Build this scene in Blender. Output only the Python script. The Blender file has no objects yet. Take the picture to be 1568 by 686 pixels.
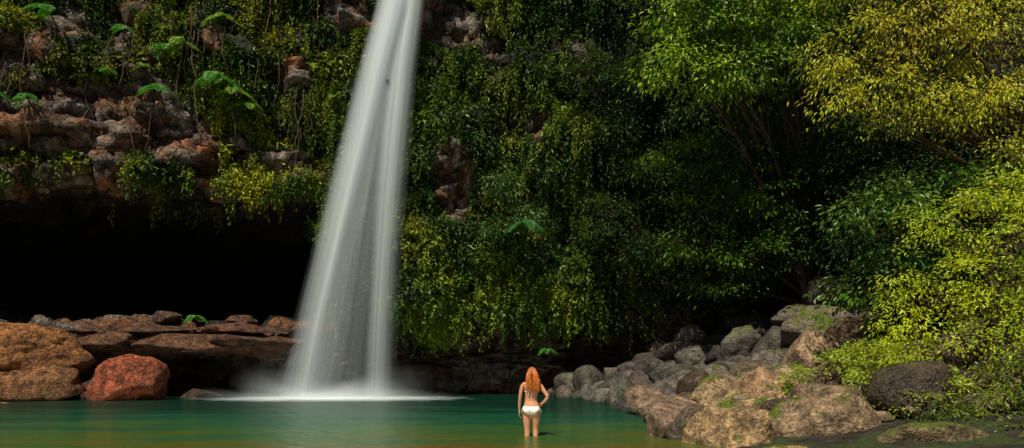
import bpy, math, numpy as np
from mathutils import Vector
rng=np.random.default_rng(11)
scene=bpy.context.scene

# ------------------------------------------------------------------ noise
def h3(i,j,k,seed):
    n=(i*374761393+j*668265263+k*1440662683+seed*1274126177)&0xffffffff
    n=((n^(n>>13))*1274126177)&0xffffffff
    n=((n^(n>>15))*668265263)&0xffffffff
    n=n^(n>>16)
    return n/4294967295.0
def vnoise(p,seed=0):
    p=np.asarray(p,float); f=np.floor(p).astype(np.int64); t=p-f; t=t*t*(3-2*t)
    i,j,k=f[...,0],f[...,1],f[...,2]; x,y,z=t[...,0],t[...,1],t[...,2]
    def c(a,b,d): return h3(i+a,j+b,k+d,seed)
    x00=c(0,0,0)*(1-x)+c(1,0,0)*x; x10=c(0,1,0)*(1-x)+c(1,1,0)*x
    x01=c(0,0,1)*(1-x)+c(1,0,1)*x; x11=c(0,1,1)*(1-x)+c(1,1,1)*x
    return ((x00*(1-y)+x10*y)*(1-z)+(x01*(1-y)+x11*y)*z)*2-1
def fbm(p,octv=4,seed=0):
    p=np.asarray(p,float); a=1.0;s=0;tot=0
    for o in range(octv):
        s=s+a*vnoise(p*(2**o)+o*17.3,seed+o); tot+=a; a*=0.5
    return s/tot
def worley(u,v,seed=0):
    fu=np.floor(u).astype(np.int64); fv=np.floor(v).astype(np.int64)
    F1=np.full(u.shape,9.0);F2=F1.copy();I=np.zeros(u.shape)
    for a in(-1,0,1):
        for b in(-1,0,1):
            ci,cj=fu+a,fv+b
            z=np.zeros_like(ci)
            px=ci+.15+.7*h3(ci,cj,z,seed); py=cj+.15+.7*h3(ci,cj,z+1,seed)
            d=np.maximum(abs(u-px),abs(v-py))*.6+.4*np.hypot(u-px,v-py)
            r=h3(ci,cj,z+2,seed)
            m=d<F1
            F2=np.where(m,F1,np.minimum(F2,d)); I=np.where(m,r,I); F1=np.where(m,d,F1)
    return I,F2-F1
def sstep(a,b,x):
    t=np.clip((x-a)/(b-a),0,1); return t*t*(3-2*t)
def nrm(v): return v/(np.linalg.norm(v,axis=-1,keepdims=True)+1e-9)

# ------------------------------------------------------------------ mesh helper
def add_mesh(name,V,F,mat,col=None,smooth=True,parent=None,uv=None):
    V=np.ascontiguousarray(V,dtype=np.float32).reshape(-1,3); F=np.ascontiguousarray(F,dtype=np.int32)
    me=bpy.data.meshes.new(name); me.vertices.add(len(V)); me.vertices.foreach_set('co',V.ravel())
    me.loops.add(F.size); me.loops.foreach_set('vertex_index',F.ravel())
    me.polygons.add(len(F)); me.polygons.foreach_set('loop_start',np.arange(len(F),dtype=np.int32)*F.shape[1])
    me.polygons.foreach_set('use_smooth',np.full(len(F),smooth,dtype=bool))
    me.update(calc_edges=True)
    if col is not None:
        c=np.ones((len(V),4),np.float32); c[:,:3]=np.asarray(col).reshape(-1,3)
        at=me.attributes.new('tint','FLOAT_COLOR','POINT'); at.data.foreach_set('color',c.ravel())
    if uv is not None:
        l=me.uv_layers.new(name='UVMap'); l.data.foreach_set('uv',np.asarray(uv,np.float32)[F.ravel()].ravel())
    me.materials.append(mat)
    ob=bpy.data.objects.new(name,me); scene.collection.objects.link(ob)
    if parent: ob.parent=parent
    return ob
def empty(name,loc=(0,0,0)):
    e=bpy.data.objects.new(name,None); e.location=loc; scene.collection.objects.link(e); return e
def grid_faces(nr,nc):
    i=np.arange(nr-1)[:,None]*nc+np.arange(nc-1)[None,:]
    i=i.ravel(); return np.stack([i,i+1,i+nc+1,i+nc],1)

# ------------------------------------------------------------------ materials
def newmat(name):
    m=bpy.data.materials.new(name); m.use_nodes=True; nt=m.node_tree; nt.nodes.clear()
    return m,nt,nt.nodes,nt.links
def leaf_mat(name,trans=.4,gloss=.05,yel=(1.25,1.15,.5)):
    m,nt,N,L=newmat(name)
    o=N.new('ShaderNodeOutputMaterial'); a=N.new('ShaderNodeAttribute'); a.attribute_name='tint'
    p=N.new('ShaderNodeBsdfDiffuse'); g=N.new('ShaderNodeBsdfGlossy'); g.inputs['Roughness'].default_value=.42; g.inputs['Color'].default_value=(.8,.85,.6,1)
    t=N.new('ShaderNodeBsdfTranslucent'); mx=N.new('ShaderNodeMixShader'); mx.inputs[0].default_value=trans
    mg=N.new('ShaderNodeMixShader'); mg.inputs[0].default_value=gloss
    mu=N.new('ShaderNodeMix'); mu.data_type='RGBA'; mu.blend_type='MULTIPLY'; mu.inputs[0].default_value=1
    mu.inputs[7].default_value=(*yel,1)
    L.new(a.outputs['Color'],mu.inputs[6]); L.new(a.outputs['Color'],p.inputs['Color']); L.new(mu.outputs[2],t.inputs['Color'])
    L.new(p.outputs[0],mx.inputs[1]); L.new(t.outputs[0],mx.inputs[2]); L.new(mx.outputs[0],mg.inputs[1]); L.new(g.outputs[0],mg.inputs[2]); L.new(mg.outputs[0],o.inputs[0])
    return m
def rock_mat(name,moss=0.0,scale=1.0,rough=.75,bump=.5,use_attr=True,base=(.2,.17,.14),mosscol=(.10,.13,.015),mscale=1.3,crack=.85):
    m,nt,N,L=newmat(name)
    o=N.new('ShaderNodeOutputMaterial'); p=N.new('ShaderNodeBsdfPrincipled')
    tc=N.new('ShaderNodeNewGeometry')
    n1=N.new('ShaderNodeTexNoise'); n1.inputs['Scale'].default_value=1.7*scale; n1.inputs['Detail'].default_value=5; n1.inputs['Roughness'].default_value=.65
    n2=N.new('ShaderNodeTexNoise'); n2.inputs['Scale'].default_value=7*scale; n2.inputs['Detail'].default_value=3; n2.inputs['Roughness'].default_value=.7
    v=N.new('ShaderNodeTexVoronoi'); v.feature='DISTANCE_TO_EDGE'; v.inputs['Scale'].default_value=1.1*scale
    for n in(n1,n2): L.new(tc.outputs['Position'],n.inputs['Vector'])
    ad=N.new('ShaderNodeVectorMath'); ad.operation='MULTIPLY_ADD'; L.new(n1.outputs['Color'],ad.inputs[0]); ad.inputs[1].default_value=(.8,.8,.8); L.new(tc.outputs['Position'],ad.inputs[2])
    L.new(ad.outputs[0],v.inputs['Vector'])
    cr=N.new('ShaderNodeValToRGB'); cr.color_ramp.elements[0].position=.3; cr.color_ramp.elements[0].color=(.22,.2,.19,1)
    cr.color_ramp.elements[1].position=.72; cr.color_ramp.elements[1].color=(1.8,1.65,1.5,1)
    L.new(n1.outputs['Fac'],cr.inputs[0])
    mu=N.new('ShaderNodeMix'); mu.data_type='RGBA'; mu.blend_type='MULTIPLY'; mu.inputs[0].default_value=1
    if use_attr:
        a=N.new('ShaderNodeAttribute'); a.attribute_name='tint'; L.new(a.outputs['Color'],mu.inputs[6])
    else: mu.inputs[6].default_value=(*base,1)
    L.new(cr.outputs[0],mu.inputs[7])
    cm=N.new('ShaderNodeMapRange'); cm.inputs['From Max'].default_value=.05; cm.inputs['To Min'].default_value=.3; L.new(v.outputs['Distance'],cm.inputs[0])
    mu2=N.new('ShaderNodeMix'); mu2.data_type='RGBA'; mu2.blend_type='MULTIPLY'; mu2.inputs[0].default_value=crack
    L.new(mu.outputs[2],mu2.inputs[6]); L.new(cm.outputs[0],mu2.inputs[7])
    cr2=N.new('ShaderNodeValToRGB'); cr2.color_ramp.elements[0].position=.35; cr2.color_ramp.elements[0].color=(.5,.5,.5,1); cr2.color_ramp.elements[1].position=.65; cr2.color_ramp.elements[1].color=(1.4,1.4,1.4,1)
    L.new(n2.outputs['Fac'],cr2.inputs[0])
    mu3=N.new('ShaderNodeMix'); mu3.data_type='RGBA'; mu3.blend_type='MULTIPLY'; mu3.inputs[0].default_value=1
    L.new(mu2.outputs[2],mu3.inputs[6]); L.new(cr2.outputs[0],mu3.inputs[7])
    last=mu3.outputs[2]
    if moss>0:
        sx=N.new('ShaderNodeSeparateXYZ'); L.new(tc.outputs['Normal'],sx.inputs[0])
        n3=N.new('ShaderNodeTexNoise'); n3.inputs['Scale'].default_value=mscale; n3.inputs['Detail'].default_value=4; L.new(tc.outputs['Position'],n3.inputs['Vector'])
        ma=N.new('ShaderNodeMath'); ma.operation='MULTIPLY_ADD'; L.new(sx.outputs['Z'],ma.inputs[0]); ma.inputs[1].default_value=.35; L.new(n3.outputs['Fac'],ma.inputs[2])
        mr=N.new('ShaderNodeMapRange'); mr.inputs['From Min'].default_value=1.05-moss; mr.inputs['From Max'].default_value=1.13-moss; L.new(ma.outputs[0],mr.inputs[0])
        mm=N.new('ShaderNodeMix'); mm.data_type='RGBA'; L.new(mr.outputs[0],mm.inputs[0]); L.new(last,mm.inputs[6])
        mc=N.new('ShaderNodeMix'); mc.data_type='RGBA'; mc.blend_type='MULTIPLY'; mc.inputs[0].default_value=1; mc.inputs[6].default_value=(*mosscol,1); L.new(cr2.outputs[0],mc.inputs[7])
        L.new(mc.outputs[2],mm.inputs[7]); last=mm.outputs[2]
    L.new(last,p.inputs['Base Color']); p.inputs['Roughness'].default_value=rough; p.inputs['Specular IOR Level'].default_value=.35
    hs=N.new('ShaderNodeMath'); hs.operation='MULTIPLY_ADD'; L.new(n1.outputs['Fac'],hs.inputs[0]); hs.inputs[1].default_value=1.6; L.new(n2.outputs['Fac'],hs.inputs[2])
    hs2=N.new('ShaderNodeMath'); hs2.operation='MULTIPLY_ADD'; L.new(cm.outputs[0],hs2.inputs[0]); hs2.inputs[1].default_value=.6*crack; L.new(hs.outputs[0],hs2.inputs[2])
    b=N.new('ShaderNodeBump'); b.inputs['Strength'].default_value=bump; b.inputs['Distance'].default_value=.25/scale; L.new(hs2.outputs[0],b.inputs['Height'])
    L.new(b.outputs[0],p.inputs['Normal']); L.new(p.outputs[0],o.inputs[0])
    return m
def simple_mat(name,col,rough=.5,sss=0,noise=0,nscale=30):
    m,nt,N,L=newmat(name); o=N.new('ShaderNodeOutputMaterial'); p=N.new('ShaderNodeBsdfPrincipled')
    p.inputs['Base Color'].default_value=(*col,1); p.inputs['Roughness'].default_value=rough
    if noise:
        n=N.new('ShaderNodeTexNoise'); n.inputs['Scale'].default_value=nscale; n.inputs['Detail'].default_value=5
        cr=N.new('ShaderNodeValToRGB'); cr.color_ramp.elements[0].position=.3;cr.color_ramp.elements[1].position=.7
        cr.color_ramp.elements[0].color=tuple(c*(1-noise) for c in col)+(1,); cr.color_ramp.elements[1].color=tuple(min(1,c*(1+noise)) for c in col)+(1,)
        L.new(n.outputs['Fac'],cr.inputs[0]); L.new(cr.outputs[0],p.inputs['Base Color'])
    L.new(p.outputs[0],o.inputs[0]); return m

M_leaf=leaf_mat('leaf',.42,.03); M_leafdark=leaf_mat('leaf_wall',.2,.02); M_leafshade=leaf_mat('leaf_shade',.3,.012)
M_cliff=rock_mat('cliff_rock',scale=1.0,rough=.6,bump=1.0)
M_boulder=rock_mat('boulder_rock',moss=.28,scale=2.2,rough=.55,bump=.8,mscale=2.2,crack=.45)
M_pile=rock_mat('pile_rock',moss=.02,scale=2.0,rough=.45,bump=.7,crack=.3)
M_ledge=rock_mat('ledge_rock',moss=.02,scale=1.6,rough=.6,bump=1.0,crack=.7)
M_bark=rock_mat('bark',scale=5,rough=.85,bump=.6,use_attr=False,base=(.11,.075,.045))
M_ground=rock_mat('bank_soil',moss=.2,scale=2,rough=.9,use_attr=False,base=(.025,.022,.016),mosscol=(.03,.045,.008))

# ------------------------------------------------------------------ leaves
def leaf_arrays(P,D,Nn,Ln,W,C,fold=.15):
    D=nrm(D); S=nrm(np.cross(D,Nn)); Nn=nrm(np.cross(S,D))
    Ln=np.asarray(Ln).reshape(-1,1); W=np.asarray(W).reshape(-1,1)
    a=P; b=P+D*Ln*.45+S*W*.5+Nn*W*fold; c=P+D*Ln-Nn*Ln*.12; d=P+D*Ln*.45-S*W*.5+Nn*W*fold
    V=np.stack([a,b,c,d],1).reshape(-1,3)
    F=np.arange(len(P)*4).reshape(-1,4)
    return V,F,np.repeat(C,4,axis=0)
class Bag:
    def __init__(s): s.V=[];s.F=[];s.C=[];s.n=0
    def add(s,V,F,C=None):
        s.V.append(V); s.F.append(F+s.n); s.n+=len(V)
        if C is not None: s.C.append(C)
    def obj(s,name,mat,**k):
        C=np.concatenate(s.C) if s.C else None
        return add_mesh(name,np.concatenate(s.V),np.concatenate(s.F),mat,col=C,**k)
def tube(P,R,n=6,squash=None):
    P=np.asarray(P,float); R=np.asarray(R,float)
    T=nrm(np.gradient(P,axis=0)); up=np.array([0,0,1.0])
    if abs(T[:,2]).mean()>.8: up=np.array([0,1.0,0])
    A=nrm(np.cross(T,up)); B=np.cross(A,T)
    th=np.arange(n)/n*2*np.pi
    if R.ndim==1: R=np.stack([R,R],1)
    V=P[:,None,:]+A[:,None,:]*np.cos(th)[None,:,None]*R[:,0,None,None]+B[:,None,:]*np.sin(th)[None,:,None]*R[:,1,None,None]
    m=len(P)
    i=np.arange(m-1)[:,None]*n; j=np.arange(n)[None,:]; k=(j+1)%n
    F=np.stack([i+j,i+k,i+n+k,i+n+j],-1).reshape(-1,4)
    return V.reshape(-1,3),F

# ------------------------------------------------------------------ cliff
plan=np.array([(-44,6),(-38,18),(-30,26),(-22,30),(-15,31.8),(-9,32.3),(-4,32.2),(2,32.2),(7,31.8),(12,30.8),(16,28),(20,23),(24,14),(27,4)],float)
seg=np.r_[0,np.cumsum(np.hypot(*np.diff(plan,axis=0).T))]
NS=600; s=np.linspace(0,seg[-1],NS)
PX=np.interp(s,seg,plan[:,0]); PY=np.interp(s,seg,plan[:,1])
for _ in range(25):
    PX[1:-1]=(PX[:-2]+PX[2:]+2*PX[1:-1])/4; PY[1:-1]=(PY[:-2]+PY[2:]+2*PY[1:-1])/4
tx,ty=np.gradient(PX),np.gradient(PY); l=np.hypot(tx,ty); nx,ny=ty/l,-tx/l
profL=np.array([(-2.8,-2),(-2.8,.1),(-2.6,1.5),(.3,1.95),(.7,2.9),(-.6,3.15),(-9,3.4),(-11,6),(-8.5,9.2),(-1.2,9.8),(.5,10.0),(.9,11.8),(.5,16),(-.3,20),(-3,27)],float)
profC=np.array([(-1.6,-2),(-1.5,.1),(-1.3,1.2),(-1.2,2.2),(-1,3),(-.5,3.6),(.1,4.1),(.5,5),(.7,6.5),(.5,8),(.4,9.5),(.6,11.5),(.2,16),(-.5,20),(-3,27)],float)
ps=np.r_[0,np.cumsum(np.hypot(*np.diff(profL,axis=0).T))]
NT=350; t=np.linspace(0,ps[-1],NT)
def prof(p): return np.interp(t,ps,p[:,0]),np.interp(t,ps,p[:,1])
oL,zL=prof(profL); oC,zC=prof(profC)
w=1-sstep(-10.2,-7.6,PX+fbm(np.stack([s*.0+3.3,s*.4,s*0],1),2,5)*.3)
O=oL[:,None]*w+oC[:,None]*(1-w); Z=zL[:,None]*w+zC[:,None]*(1-w)
Z=Z+.7*w*sstep(5,9.3,zL)[:,None]*fbm(np.stack([s*.25,s*0,s*0],1),3,9)[None,:]
O=O+(w[None,:]*(zL<3.4)[:,None])*.9*fbm(np.stack([s*.45,s*0,s*0],1),3,19)[None,:]
G=np.stack([PX[None,:]+nx[None,:]*O, PY[None,:]+ny[None,:]*O, Z],-1)
def gnormal(G):
    gs=np.gradient(G,axis=1); gt=np.gradient(G,axis=0)
    return nrm(np.cross(gs,gt))
Nn=gnormal(G)
Ssz=np.broadcast_to(s[None,:],Z.shape); Tt=np.broadcast_to(t[:,None],Z.shape)
wob=fbm(G*.5,3,3)
I1,E1=worley(Ssz/2.3+wob*.35,Tt/1.1+wob*.4,1); I2,E2=worley(Ssz/.9+wob*.6,Tt/.42+wob*.6,2)
bulge=fbm(G*.28,4,21); bul2=fbm(G*np.array([.55,.55,.35]),4,23)
ledge=w[None,:]*(1-sstep(3.2,3.8,Z))
disp=bulge*(1.6-.8*w[None,:]-.5*ledge)+bul2*(1.3*(1-w[None,:])+.5)*(1-.8*ledge)+(I1-.5)*(.75+.45*w[None,:])+(I2-.5)*.36-.3*(1-sstep(0,.10,E1))-.12*(1-sstep(0,.12,E2))+fbm(G*2.2,3,8)*.10
lay=np.sign(np.sin((G[...,2]+wob*.35)*6.5))*(.05+.10*ledge)
G=G+Nn*(disp+lay)[...,None]
Nn=gnormal(G)
X_,Y_,Z_=G[...,0],G[...,1],G[...,2]
cn=fbm(G*.35,3,31)
brown=np.array([.14,.085,.055]); red=np.array([.30,.115,.04]); grey=np.array([.19,.165,.145])
k=np.clip(I1*1.1+cn*.9-.3,0,1)[...,None]
col=brown*(1-k)+red*k
k2=sstep(.45,.8,I2+fbm(G*.6,3,77)*.6)[...,None]; col=col*(1-k2)+grey*k2
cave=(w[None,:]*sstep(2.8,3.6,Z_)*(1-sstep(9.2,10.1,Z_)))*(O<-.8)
col=col*(1-cave[...,None]*.96)  # cave gloom painted into the rock colour
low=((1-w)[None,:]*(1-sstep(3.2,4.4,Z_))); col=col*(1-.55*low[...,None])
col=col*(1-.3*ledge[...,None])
st=sstep(.0,.35,fbm(np.stack([X_*1.6,Y_*1.6,Z_*.15],-1),3,71)); col=col*(1-.65*st[...,None]*(1-ledge[...,None]))
bare=[(-18.3,12.4,3.4,1.8),(-21.6,15.0,2.2,1.0),(-15.0,11.5,1.6,1.0),(-22.5,11.8,1.9,1.3),(-10.2,10.7,1.2,.9),(-10.1,14.9,1.0,.8),(-7.6,17.9,1.5,.8),(-2.7,9.9,.85,2.0),(-3.0,17.6,1.8,1.3),(-5.8,10.2,.9,1.2),(-19.8,16.4,.8,.9),(-12.3,11.2,.6,.6),(-.8,16.2,.6,.6),(3.2,15.5,.5,.9),(-13.5,16.3,.7,.8),(1.2,12.6,.4,.7)]
def bareness(x,z):
    B=np.zeros(x.shape)
    for cx,cz,rx,rz in bare: B=np.maximum(B,np.exp(-(((x-cx)/rx)**2+((z-cz)/rz)**2)**1.3))
    return B
B=bareness(X_,Z_)
nz=fbm(G*.55,4,40)
covL=w[None,:]*sstep(9.7,10.3,Z_)*sstep(-.35,.05,nz+.14+.25*sstep(-17,-12,X_)-B*1.35)
covC=(1-w[None,:])*sstep(3.3,4.2,Z_+nz*1.2)*sstep(-.7,-.4,nz+.3-B*2.0)
cov=np.clip(covL+covC,0,1)
mossy=np.array([.011,.018,.005])*(1+.8*fbm(G*1.7,3,91)[...,None])
cm_=np.clip(cov*1.1,0,1)[...,None]*.94; col=col*(1-cm_)+mossy*cm_
for cx,cz,rx,rz in[(-2.7,9.9,.8,1.9),(-5.9,10.2,.7,.9),(-10.3,10.7,.9,.7)]:
    g=np.exp(-((X_-cx)/rx)**2-((Z_-cz)/rz)**2)*sstep(-.25,.2,fbm(G*np.array([2.5,2.5,.6]),3,55)); g=np.clip(g*1.5,0,.95)[...,None]
    col=col*(1-g)+np.array([.40,.35,.31])*g
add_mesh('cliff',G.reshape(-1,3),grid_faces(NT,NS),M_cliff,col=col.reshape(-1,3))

# ------------------------------------------------------------------ vegetation on the cliff
cov=cov*(Z_<20)*np.where((X_<-27)|(X_>17),.12,1)*np.where(X_>9,.5,1)
cov=cov*(.12+.88*sstep(-.22,.05,fbm(G*1.1,3,45)))
area=np.linalg.norm(np.cross(np.gradient(G,axis=1),np.gradient(G,axis=0)),axis=-1)
prob=(cov*np.minimum(area,.06)).ravel(); prob/=prob.sum()
Gf=G.reshape(-1,3); Nf=Nn.reshape(-1,3)
def wall_colour(p,kind):
    n=len(p); v=fbm(p*.6,3,61)
    a=np.array([.065,.115,.010]); b=np.array([.22,.23,.012]); c=np.array([.020,.048,.010])
    f=np.clip(.35+v*1.6+rng.normal(0,.2,n),0,1)[:,None]
    C=c*(1-f)+a*f
    g=np.clip(fbm(p*.9+50,3,67)*2.0+.05,0,1)[:,None]*np.where(p[:,0:1]<-8,1,.6); C=C*(1-g)+b*g
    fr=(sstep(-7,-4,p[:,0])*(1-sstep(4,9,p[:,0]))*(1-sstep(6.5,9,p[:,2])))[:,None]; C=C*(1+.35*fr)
    dk=sstep(1,8,p[:,0])[:,None]; C=C*(1-.68*dk)  # shade of the right-hand recess painted into the leaf colour
    return C*rng.uniform(.5,1.6,(n,1))
def keepmask(P):
    return bareness(P[:,0],P[:,2])+.35*fbm(P*1.3,2,99)<.42
bag=Bag()
nc=14500; idx=rng.choice(len(Gf),nc,p=prob); c0=Gf[idx]+rng.normal(0,.08,(nc,3)); cnm=Nf[idx]
cnt=24; sz=rng.uniform(.18,.42,nc)*(1+.9*(rng.random(nc)<.12)); cc=wall_colour(c0,0)
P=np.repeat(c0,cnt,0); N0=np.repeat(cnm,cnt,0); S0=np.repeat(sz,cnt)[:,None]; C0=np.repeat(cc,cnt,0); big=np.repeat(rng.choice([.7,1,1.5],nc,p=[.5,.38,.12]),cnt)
off=nrm(rng.normal(size=P.shape))*rng.random((len(P),1))**.5*S0; off-=N0*1.3*np.minimum(0,(off*N0).sum(1,keepdims=True)); P=P+off+N0*.06
D=nrm(off)*.6+N0*.4+np.array([0,0,-.35])+rng.normal(0,.4,P.shape); Nl=np.array([0,-.45,.7])+N0*.5+rng.normal(0,.35,P.shape)
Ln=rng.uniform(.11,.22,len(P))*(.75+S0[:,0])*big; C1=C0*rng.uniform(.7,1.35,(len(P),1)); kp=keepmask(P)
V,F,C=leaf_arrays(P[kp],D[kp],Nl[kp],Ln[kp],(Ln*rng.uniform(.4,.65,len(P)))[kp],C1[kp]); bag.add(V,F,C)
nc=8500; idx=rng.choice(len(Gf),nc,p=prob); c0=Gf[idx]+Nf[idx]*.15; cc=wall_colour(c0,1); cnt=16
ln=rng.uniform(.4,1.6,nc); k=np.tile(np.linspace(0,1,cnt),nc)
P=np.repeat(c0,cnt,0); P[:,2]-=k*np.repeat(ln,cnt); P+=np.repeat(Nf[idx],cnt,0)*(.15+.2*np.sin(k*3))[:,None]; P+=rng.normal(0,.05,P.shape)
D=np.repeat(Nf[idx],cnt,0)*.35+rng.normal(0,.5,P.shape)+np.array([0,-.1,-.8]); Nl=np.array([0,-.6,.6])+rng.normal(0,.3,P.shape)
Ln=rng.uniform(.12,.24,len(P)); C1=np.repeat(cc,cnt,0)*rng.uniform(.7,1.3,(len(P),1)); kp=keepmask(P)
V,F,C=leaf_arrays(P[kp],D[kp],Nl[kp],Ln[kp],Ln[kp]*.38,C1[kp]); bag.add(V,F,C)
bag.obj('cliff_foliage',M_leafdark,smooth=False)
lipi=[(i,j) for j in range(NS) if w[j]>.5 and -27<PX[j]<-8.5 for i in [int(np.argmin(abs(t-ps[10])))]]
lip=np.array([G[i,j] for i,j in lipi])
bag=Bag(); nv=1100; q=rng.integers(0,len(lip),nv); keep=fbm(lip[q]*.6,3,5)>-.12+.35*(lip[q][:,0]<-17); q=q[keep]; nv=len(q)
c0=lip[q]+rng.normal(0,.25,(nv,3))+np.array([0,-.15,.35]); cnt=16; L_=rng.uniform(.2,1.1,nv)*(.5+.8*rng.random(nv)); k=np.tile(np.linspace(0,1,cnt),nv)
P=np.repeat(c0,cnt,0); P[:,2]-=k*np.repeat(L_,cnt); P[:,1]-=.25*np.sin(k*2.5); P+=rng.normal(0,.09,P.shape)
D=rng.normal(0,.6,P.shape)+np.array([0,-.4,-.5]); Nl=np.array([0,-.5,.8])+rng.normal(0,.3,P.shape); Ln=rng.uniform(.12,.25,len(P))
C=np.repeat(wall_colour(c0,0)*1.2,cnt,0)*rng.uniform(.6,1.5,(len(P),1)); V,F,C=leaf_arrays(P,D,Nl,Ln,Ln*.42,C); bag.add(V,F,C)
bag.obj('hanging_vines',M_leafdark,smooth=False)

bag=Bag()
for i in range(60):
    x=rng.uniform(-24,-9); z0=rng.uniform(12,19)
    j=int(np.argmin(abs(PX-x))); i0=int(np.argmin(abs(zL+(zL<9.9)*99-z0))); p=G[i0,j]; L_=rng.uniform(1.5,4)
    kk=np.linspace(0,1,9); pts=np.stack([p[0]+.25*np.sin(kk*4+i)*kk,p[1]-.55-.25*np.sin(kk*3),p[2]-kk*L_],1)+rng.normal(0,.03,(9,3))
    V,F=tube(pts,np.full(9,rng.uniform(.012,.035)),5); bag.add(V,F)
bag.obj('hanging_roots',M_bark)

# ------------------------------------------------------------------ ferns
def fern(name,base,n,L0,tilt_dir,col,stem=None,seed=0):
    r=np.random.default_rng(seed); bag=Bag(); e=empty(name,base); sb=Bag()
    for i in range(n):
        a=i/n*2*np.pi+r.normal(0,.3); d=np.array([math.cos(a),math.sin(a),0])+np.array(tilt_dir)*.9; d[2]=0; d=d/np.linalg.norm(d)
        L=L0*r.uniform(.6,1.2); k=np.linspace(0,1,22); el=r.uniform(0,.6)
        pts=d[None,:]*(k*L)[:,None]; pts[:,2]+=L*(el*k-(.6+el*.8)*k**2)
        V,F=tube(pts,.014*(1-k*.8)*L0,4); sb.add(V,F)
        T=nrm(np.gradient(pts,axis=0)); S=nrm(np.cross(T,[0,0,1.0])); U=np.cross(S,T)
        for sg in(-1,1):
            P=pts[2:]; wl=np.sin(np.pi*np.clip(k[2:]*.93+.07,0,1))**.7*.27*L
            D=S[2:]*sg+T[2:]*.45-np.array([0,0,.15])
            V,F,C=leaf_arrays(P,D,U[2:]+r.normal(0,.08,P.shape),wl+.02,np.full(len(P),.062*L),np.array(col)[None,:]*r.uniform(.6,1.3,(len(P),1))); bag.add(V,F,C)
    bag.obj('fronds',M_leaf,smooth=False,parent=e)
    if stem is not None:
        k=np.linspace(0,1,8)[:,None]; pts=np.array(stem)[None,:]*k; pts[:,2]-=np.sin(k[:,0]*3)*.12
        V,F=tube(pts,np.full(8,.035),7); sb.add(V,F)
    sb.obj('stems',M_bark,parent=e)
g1=(.06,.27,.03); g2=(.17,.33,.02)
fl=[((-14.8,28.9,15.9),7,1.0,g2),((-15.6,28.9,15.5),6,.8,g1),((-13.2,28.8,14.4),8,1.2,g1),((-12.0,28.9,13.7),6,1.0,g2),((-12.5,28.9,14.0),6,.9,g2),((-16.1,29,13.8),6,.9,g1),((-22.4,27.6,13.5),6,1.0,g1),((-20.9,28,13.1),6,.8,g1),((-20.3,28.3,17.0),6,1.0,g1),
    ((-13.2,29.3,17.6),7,1.0,g2),((-16.6,28.3,14.8),5,.6,g2),((0.6,30.1,7.7),9,1.0,(.05,.22,.05)),((-18.0,28.5,14.6),5,.6,g1),((-13.0,27.9,3.4),6,.6,g1),((1.5,29.6,2.1),6,.5,g1),((-22,28,16.5),5,.7,g2),((-17.6,28,16.8),6,.8,g1)]
for i,(b,n,L,c) in enumerate(fl):
    if b[2]>9 and b[0]<-8:
        j=int(np.argmin(abs(PX-b[0]))); m=zL>10; ii=np.where(m)[0][int(np.argmin(abs(zL[m]-b[2])))]; pw=G[ii,j]; b=tuple(pw+np.array([nx[j],ny[j],0])*.7); stem=(-nx[j]*1.0,-ny[j]*1.0,-.05)
    else: stem=(0,.9,-.1)
    fern('fern',b,n,L,(0,-.8,0),c,stem=stem,seed=i)

# ------------------------------------------------------------------ terrain + water
def bankx(y): return np.interp(y,[0,8,11,15,19,25,29,32,36],[4.5,3.9,3.5,3.8,4.4,4.6,3.8,2.0,2.0])
def slope(y): return np.interp(y,[9,13,19,25],[.05,.14,.30,.38])
gx=np.r_[np.linspace(-300,-46,14),np.linspace(-44,44,300),np.linspace(46,300,14)]; gy=np.r_[np.linspace(-300,-42,14),np.linspace(-40,46,240),np.linspace(50,300,12)]
XX,YY=np.meshgrid(gx,gy); P3=np.stack([XX,YY,XX*0],-1)
dR=XX-bankx(YY)
up=np.where(dR>0,dR*slope(YY)+sstep(9,20,dR)*5,0)
bed=-.45-1.3*sstep(14,22,YY)*(1-sstep(-2,0,dR+1))
zz=np.where(dR>-1.2,-.45*(1-sstep(-1.2,.3,dR))+up,bed)+fbm(P3*.8,4,12)*.12
back=sstep(-2,-14,YY); zz=zz+back*(2+fbm(P3*.1,2,4)*1)+sstep(-10,-45,YY)*16  # unseen hillside behind the camera, added to cut the sky fill
zz=zz+sstep(38,60,YY)*22+sstep(30,60,abs(XX))*14
dw=np.hypot(XX-.36,YY-13.0); zz=np.where(dw<.9,-.36,zz)
add_mesh('ground',np.stack([XX,YY,zz],-1).reshape(-1,3),grid_faces(len(gy),len(gx)),M_ground)

m,nt,N,L=newmat('pool_water'); o=N.new('ShaderNodeOutputMaterial'); ge=N.new('ShaderNodeNewGeometry'); sx=N.new('ShaderNodeSeparateXYZ'); L.new(ge.outputs['Position'],sx.inputs[0])
mp=N.new('ShaderNodeMapping'); mp.inputs['Scale'].default_value=(.22,.6,1); L.new(ge.outputs['Position'],mp.inputs[0])
n1=N.new('ShaderNodeTexNoise'); n1.inputs['Scale'].default_value=1.3; n1.inputs['Detail'].default_value=6; n1.inputs['Roughness'].default_value=.6; L.new(mp.outputs[0],n1.inputs['Vector'])
a1=N.new('ShaderNodeMath'); a1.operation='MULTIPLY_ADD'; L.new(n1.outputs['Fac'],a1.inputs[0]); a1.inputs[1].default_value=18; L.new(sx.outputs['Y'],a1.inputs[2])
a2=N.new('ShaderNodeMath'); a2.operation='MULTIPLY_ADD'; L.new(sx.outputs['X'],a2.inputs[0]); a2.inputs[1].default_value=-.05; L.new(a1.outputs[0],a2.inputs[2])
mr=N.new('ShaderNodeMapRange'); mr.inputs['From Min'].default_value=16.8; mr.inputs['From Max'].default_value=32; L.new(a2.outputs[0],mr.inputs[0])
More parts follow.
